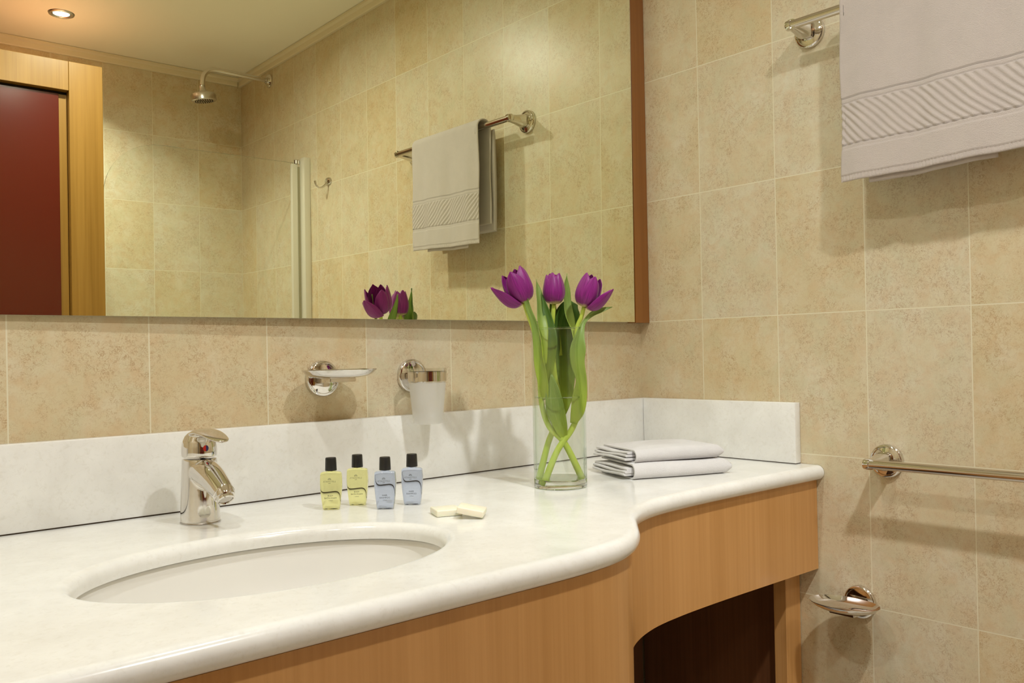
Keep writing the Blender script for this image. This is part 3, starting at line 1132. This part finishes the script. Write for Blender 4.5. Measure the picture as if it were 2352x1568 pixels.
by, bb = bottle('body'), bottle('hair')
for o, (x, y), rz, lab in (
        (by, (-0.968, -0.1775), -0.66, 'yellow body bath foam mini bottle with black cap, nearest the tap'),
        (copy_tree(by), (-0.917, -0.1735), -0.70, 'yellow body bath foam mini bottle with black cap, next to the blue ones'),
        (bb, (-0.9055, -0.2400), -0.70, 'blue hair shampoo mini bottle with black cap, next to the yellow ones'),
        (copy_tree(bb), (-0.853, -0.2390), -0.76, 'blue hair shampoo mini bottle with black cap, nearest the soap bars')):
    o.location = (x, y, ZT + 0.0002)
    o.rotation_euler = (0, 0, rz)
    tag(o, lab, 'bottle', 'mini toiletry bottles on the counter')

# ------------------------------------------------------------------ soap bars
def soap(loc, e, label):
    b = bm_new()
    add_box(b, (-0.0205, -0.0205, -0.005), (0.0205, 0.0205, 0.005), 0.0018, 3)
    o = obj('soap_bar', b, M_SOAP, angle=60)
    o.location = loc
    o.rotation_euler = e
    return tag(o, label, 'soap', 'cream guest soap bars')


soap((-0.8690, -0.3540, ZT + 0.0053), (0, 0, -0.36), 'cream square soap bar lying flat, partly under the other one')
soap((-0.8560, -0.4010, ZT + 0.0105), (0.0, 0.19, -0.80), 'cream square soap bar leaning on top of the other one')

# ------------------------------------------------------------------ vase, water and tulips
VX, VY = -0.5589, -0.2850
AR = Vector((cos(YAW), sin(YAW), 0))          # horizontal axes of the bouquet
BR = Vector((-sin(YAW), cos(YAW), 0))
K = 0.000797


def vp(X, Y, b=0.0):
    """bouquet drawing coordinates (2.53 units per reference unit) to metres in the vase frame"""
    px = 1100 + X * 0.3955
    py = 580 + Y * 0.3955
    a = (px - 1288) * K + (1117 - py) * 0.0000158
    z = (1117 - py) * K
    return AR * a + BR * b + Vector((0, 0, z))


vase = empty('glass_vase', (VX, VY, ZT + 0.0003))
tag(vase, 'tall clear glass cylinder vase half filled with water, holding purple tulips', 'vase')
RV = 0.0485
bm = bm_new()
add_lathe(bm, [(RV, 0.0165), (RV, 0.150), (RV, 0.2865), (RV - 0.0030, 0.2865),
               (RV - 0.003, 0.15), (RV - 0.003, 0.020)], 96, cap1=False)
obj('glass_wall', bm, M_GLASS, vase, angle=50)
bm = bm_new()
add_lathe(bm, [(0.0005, 0.0), (RV - 0.003, 0.0), (RV - 0.0006, 0.001), (RV, 0.004), (RV, 0.0163), (RV - 0.003, 0.0163), (RV - 0.007, 0.0135), (RV - 0.016, 0.0115), (0.0005, 0.0110)], 96)
obj('thick_base', bm, plain('base_glass', (0.93, 0.97, 0.92), 0.0, Transmission_Weight=1.0, IOR=1.48), vase, angle=50)
bm = bm_new()
ms = 0.0016
add_lathe(bm, [(0.0005, 0.0135), (RV - 0.016, 0.0135), (RV - 0.007, 0.0155), (RV - 0.0034, 0.021), (RV - 0.0034, 0.1640), (RV - 0.0034, 0.1650), (RV - 0.0048, 0.1636), (0.0005, 0.1634)], 96)
obj('water', bm, M_WATER, vase, angle=50)
M_RIMG = plain('rim_glass', (0.92, 0.97, 0.93), 0.0, Transmission_Weight=1.0, IOR=1.5)
for nm_, r_, z_, t_ in (('rim', RV - 0.0015, 0.2885, 0.0016), ('waterline', RV - 0.0050, 0.1640, 0.0011)):
    bm = bm_new()
    rr_ = [(r_ + t_ * cos(2 * pi * k / 12), z_ + t_ * sin(2 * pi * k / 12)) for k in range(13)]
    add_lathe(bm, rr_, 96, cap0=False, cap1=False)
    bmesh.ops.remove_doubles(bm, verts=bm.verts, dist=1e-6)
    obj(nm_, bm, M_RIMG, vase)


def set_attr(me, name, vals):
    a = me.attributes.new(name, 'FLOAT', 'POINT')
    a.data.foreach_set('value', vals)


def ribbon(name, pts, widths, mat, parent, fold=0.35, face=None, twist=0.0, nv=10):
    """leaf: spine points (metres), full widths, V-folded about the mid rib"""
    sp = catmull(pts, 6)
    wd = [max(v.x, 0.0004) for v in catmull([(w_, 0, 0) for w_ in widths], 6)]
    face = Vector(face) if face is not None else -BR
    b = bmesh.new()
    rows, tv, sv = [], [], []
    n = len(sp)
    for i, p in enumerate(sp):
        d = (sp[min(i + 1, n - 1)] - sp[max(i - 1, 0)]).normalized()
        ang = twist * (i / (n - 1) - 0.5)
        f = Matrix.Rotation(ang, 3, d) @ face
        side = d.cross(f).normalized()
        nr = side.cross(d).normalized()
        row = []
        for j in range(nv + 1):
            s = (j / nv - 0.5) * 2
            wob = 0.0012 * sin(i * 0.55 + s * 2) * abs(s)
            row.append(b.verts.new(p + side * (s * wd[i] / 2) + nr * (fold * wd[i] * (abs(s) ** 1.6) * 0.5 + wob)))
            tv.append(1 - i / (n - 1)); sv.append(s)
        rows.append(row)
    for i in range(n - 1):
        for j in range(nv):
            b.faces.new((rows[i][j], rows[i + 1][j], rows[i + 1][j + 1], rows[i][j + 1]))
    o = obj(name, b, mat, parent)
    set_attr(o.data, 't', tv); set_attr(o.data, 's', sv)
    so = o.modifiers.new('thick', 'SOLIDIFY'); so.thickness = 0.0007; so.offset = 0
    return o


def flower(parent, base, axis, size, opens, spin=0.0):
    """six petals round an axis; spin and steps of 60 degrees counted from the picture's right, 90 = away"""
    axis = Vector(axis).normalized()
    X = (AR - axis * AR.dot(axis)).normalized()
    Y = axis.cross(X)
    F = Matrix((X, Y, axis)).transposed().to_4x4()
    M = Matrix.Translation(base) @ F
    for k in range(6):
        inner = k % 2
        th = spin + k * pi / 3
        L = size * (0.97 if inner else 1.0)
        rad = size * (0.345 if inner else 0.375)
        W = size * (0.74 if inner else 0.80)
        b = bmesh.new()
        nu, nv = 20, 14
        tv, sv = [], []
        rows = []
        for i in range(nu + 1):
            u = 0.004 + 0.996 * i / nu
            out = rad * (1 - (1 - min(u / 0.48, 1.0)) ** 2.0) ** 0.62
            if u > 0.48: out *= 1 - 0.42 * ((u - 0.48) / 0.52) ** 1.7
            z = L * (0.06 * u + 0.94 * (u ** 1.25 if u < 0.5 else 0.4204 + (u - 0.5) * 1.1592))
            wd = W * (sin(pi * u ** 0.92) ** 0.55 if u < 0.995 else 0.16)
            row = []
            for j in range(nv + 1):
                s = (j / nv - 0.5) * 2
                ang = s * min(1.25, wd / 2 / max(rad * 0.86, 0.003))
                rr = out * (1 - 0.07 * s * s * u) + 0.0008 * sin(s * 7 + k) * u
                # pivot the strip so it curves round the flower axis
                x = out - rad * 0.86 + (rad * 0.86 + rr - out) * cos(ang)
                y = (rad * 0.86 + rr - out) * sin(ang)
                zz = z - 0.06 * L * s * s * u * u + 0.010 * L * (1 - abs(s)) * (u ** 8)
                row.append(b.verts.new((x, y, zz)))
                tv.append(u); sv.append(s + k)
            rows.append(row)
        for i in range(nu):
            for j in range(nv):
                b.faces.new((rows[i][j], rows[i + 1][j], rows[i + 1][j + 1], rows[i][j + 1]))
        bmesh.ops.transform(b, matrix=M @ Matrix.Rotation(th, 4, 'Z') @ Matrix.Rotation(opens[k], 4, 'Y'), verts=b.verts)
        o = obj('petal', b, M_PETAL, parent)
        set_attr(o.data, 't', tv); set_attr(o.data, 's', sv)
        so = o.modifiers.new('thick', 'SOLIDIFY'); so.thickness = 0.0006; so.offset = 0
        ss = o.modifiers.new('sub', 'SUBSURF'); ss.levels = 1; ss.render_levels = 1


def tulip(label, stem_pts, head_base, axis, size, opens, spin, leaves):
    t = empty('tulip', (VX, VY, ZT + 0.0003))
    tag(t, label, 'flower', 'purple tulips in the vase')
    b = bm_new()
    pts = [head_base] + [vp(*p) for p in stem_pts]
    add_tube(b, pts, [0.0036] + [0.0040 + 0.0020 * i / (len(pts) - 2) for i in range(len(pts) - 2)] + [0.0066], 14)
    obj('stem', b, M_STEM, t)
    flower(t, head_base, axis, size, opens, spin)
    for (pp, ww, mt, kw) in leaves:
        ribbon('leaf', [vp(*p) for p in pp], [w_ * 0.3955 * K for w_ in ww], mt, t, **kw)
    return t


UP = Vector((0, 0, 1))
# left flower: leans left and toward the room
hb = vp(262, 292, -0.026)
tulip('purple tulip leaning left, with two petals opened outwards',
      [(285, 360, -0.028), (330, 500, -0.030), (350, 700, -0.026), (365, 880, -0.018), (410, 1010, -0.012), (500, 1110, -0.006), (608, 1330, 0.004)],
      hb, AR * -0.32 + UP * 0.95 - BR * 0.05, 0.066, [0.62, 0.22, 0.08, 0.05, 0.14, 0.22], R(200),
      [([(333, 152, 0.006), (345, 230, 0.002), (352, 330, -0.008), (362, 430, -0.022), (374, 550, -0.034), (380, 650, -0.034)], [2, 40, 62, 70, 50, 14], M_LEAF, dict(fold=0.4, face=AR * 0.8 - BR)),
       ([(250, 152, -0.045), (264, 240, -0.042), (288, 330, -0.038), (318, 410, -0.036), (335, 520, -0.034), (350, 640, -0.032), (372, 760, -0.028), (384, 850, -0.022)], [2, 20, 30, 34, 44, 60, 56, 30], M_LEAF, dict(fold=0.5)),
       ([(365, 232, 0.0), (385, 320, -0.006), (408, 430, -0.012), (420, 520, -0.016), (410, 640, -0.018), (400, 740, -0.018), (392, 840, -0.014)], [2, 34, 62, 66, 56, 34, 22], M_LEAFD, dict(fold=0.3)),
       ([(420, 705, -0.022), (428, 800, -0.024), (440, 900, -0.024), (470, 1000, -0.018), (500, 1085, -0.008)], [10, 76, 106, 80, 30], M_LEAF, dict(fold=0.25))])
# middle flower: upright
hb = vp(437, 300, 0.002)
tulip('upright purple tulip in the middle with nearly closed petals',
      [(432, 360, 0.004), (425, 480, 0.008), (440, 700, 0.008), (470, 880, 0.010), (440, 1010, 0.010), (400, 1120, 0.010), (345, 1335, 0.006)],
      hb, AR * 0.02 + UP, 0.057, [-0.04, 0.0, -0.05, 0.0, -0.03, 0.05], R(250),
      [([(555, 285, 0.030), (530, 330, 0.030), (505, 430, 0.032), (500, 600, 0.034), (502, 750, 0.030), (498, 860, 0.026), (480, 960, 0.018)], [60, 130, 168, 150, 120, 90, 40], M_LEAFD, dict(fold=0.2)),
       ([(428, 104, 0.030), (428, 160, 0.030), (430, 260, 0.032), (440, 420, 0.034), (450, 600, 0.034)], [2, 14, 30, 60, 80], M_LEAFD, dict(fold=0.2))])
# right flower: leans right, one petal dropped
hb = vp(607, 322, -0.018)
tulip('purple tulip leaning right with one petal dropped open',
      [(592, 380, -0.016), (568, 450, -0.012), (568, 600, -0.008), (590, 760, -0.004), (585, 900, -0.004), (540, 1025, -0.004), (455, 1145, -0.012), (375, 1335, -0.018)],
      hb, AR * 0.30 + UP * 0.95 - BR * 0.05, 0.061, [0.55, 0.12, 0.02, 0.02, 0.05, 0.12], R(338),
      [([(515, 118, 0.022), (508, 200, 0.021), (510, 290, 0.018), (525, 390, 0.008), (548, 480, -0.008), (560, 560, -0.024)], [2, 44, 68, 64, 42, 14], M_LEAF, dict(fold=0.4, face=AR * 0.9 - BR)),
       ([(772, 324, -0.010), (710, 340, -0.014), (650, 366, -0.018), (605, 412, -0.022), (582, 480, -0.030), (568, 560, -0.034), (566, 640, -0.034), (588, 740, -0.030), (580, 830, -0.026), (568, 920, -0.020), (545, 990, -0.012)],
        [2, 26, 28, 22, 50, 88, 80, 62, 84, 76, 36], M_LEAF, dict(fold=0.35))])


# ------------------------------------------------------------------ folded white towels
def folded(name_label, center, rz, L, D, layers, th, tilt=0.0, seed=0):
    """folded cloth: layered sheets meeting in a rounded fold at the front"""
    root = empty('folded_hand_towel', center, rz)
    root.rotation_euler = (tilt, 0, rz)
    tag(root, name_label, 'towel', 'folded white hand towels')
    random.seed(seed)
    Ht = layers * th
    # outer wrap: C section, open at the back and the left end
    nx = 40
    def wrap(r_out, r_in, back, z_c, x0, x1, yf, nm):
        b = bm_new()
        sec = []
        ro, ri = r_out, r_in
        m = 14
        outer = [(back, z_c - ro)] + [(yf + ro - ro * sin(pi * i / m) , z_c - ro * cos(pi * i / m)) for i in range(m + 1)] + [(back, z_c + ro)]
        inner = [(back, z_c + ri)] + [(yf + ro - ri * sin(pi * i / m), z_c + ri * cos(pi * i / m)) for i in range(m + 1)] + [(back, z_c - ri)]
        pr = outer + inner
        loops = []
        for i in range(nx + 1):
            u = i / nx
            x = x0 + (x1 - x0) * u
            e = min(1, (1 - u) * (x1 - x0) / 0.012)
            sh = math.sqrt(max(0.30, 1 - (1 - e) ** 2))
            dz = 0.0012 * sin(u * 5 + seed)
            loops.append([(x, y + 0.0015 * sin(u * 7 + seed), max(0.0003, z_c + (z - z_c) * sh + (dz if z > z_c else 0) * sh)) for y, z in pr])
        add_loops(b, loops)
        return obj(nm, b, M_LINEN, root, angle=70)
    zc = Ht / 2 + 0.0004
    wrap(Ht / 2, Ht / 2 - th * 0.55, D / 2, zc, -L / 2 + 0.002, L / 2, -D / 2, 'outer_fold')
    # inner leaves, each a flat folded sheet ending at the left in small loops
    k = layers - 2
    for i in range(k):
        b = bm_new()
        z0 = th * (1 + i) + 0.0008
        hh = th * 0.44
        zc2 = z0 + hh
        x0 = -L / 2 - 0.003 - 0.007 * (k - i) * 0.5 - 0.003 * random.random()
        secs = []
        m = 8
        yf = -D / 2 + Ht / 2 + 0.003 * random.random()
        for j in range(13):
            v = j / 12
            y = yf + (D / 2 - yf) * v
            wv = 0.0010 * sin(v * 6 + i * 1.7 + seed)
            pts = [(x0 + hh - hh * sin(pi * q / m), zc2 + wv - hh * cos(pi * q / m)) for q in range(m + 1)] + [(L / 2 - 0.008, zc2 + hh), (L / 2 - 0.008, zc2 - hh)]
            secs.append([(x + 0.006 * v * (1 if n_ <= m else 0) * (-1), y, z) for n_, (x, z) in enumerate(pts)])
        add_loops(b, secs)
        obj('inner_fold', b, M_LINEN, root, angle=60)
    return root


rzT = math.atan2(-0.3715, 0.9285)
folded('white hand towel folded flat on the counter, underneath the other', (-0.2890, -0.3090, ZT), rzT, 0.216, 0.150, 5, 0.0057, seed=1)
folded('white hand towel folded on top of the other one', (-0.2830, -0.2960, ZT + 0.0293), rzT + 0.035, 0.200, 0.138, 5, 0.0052, seed=5)
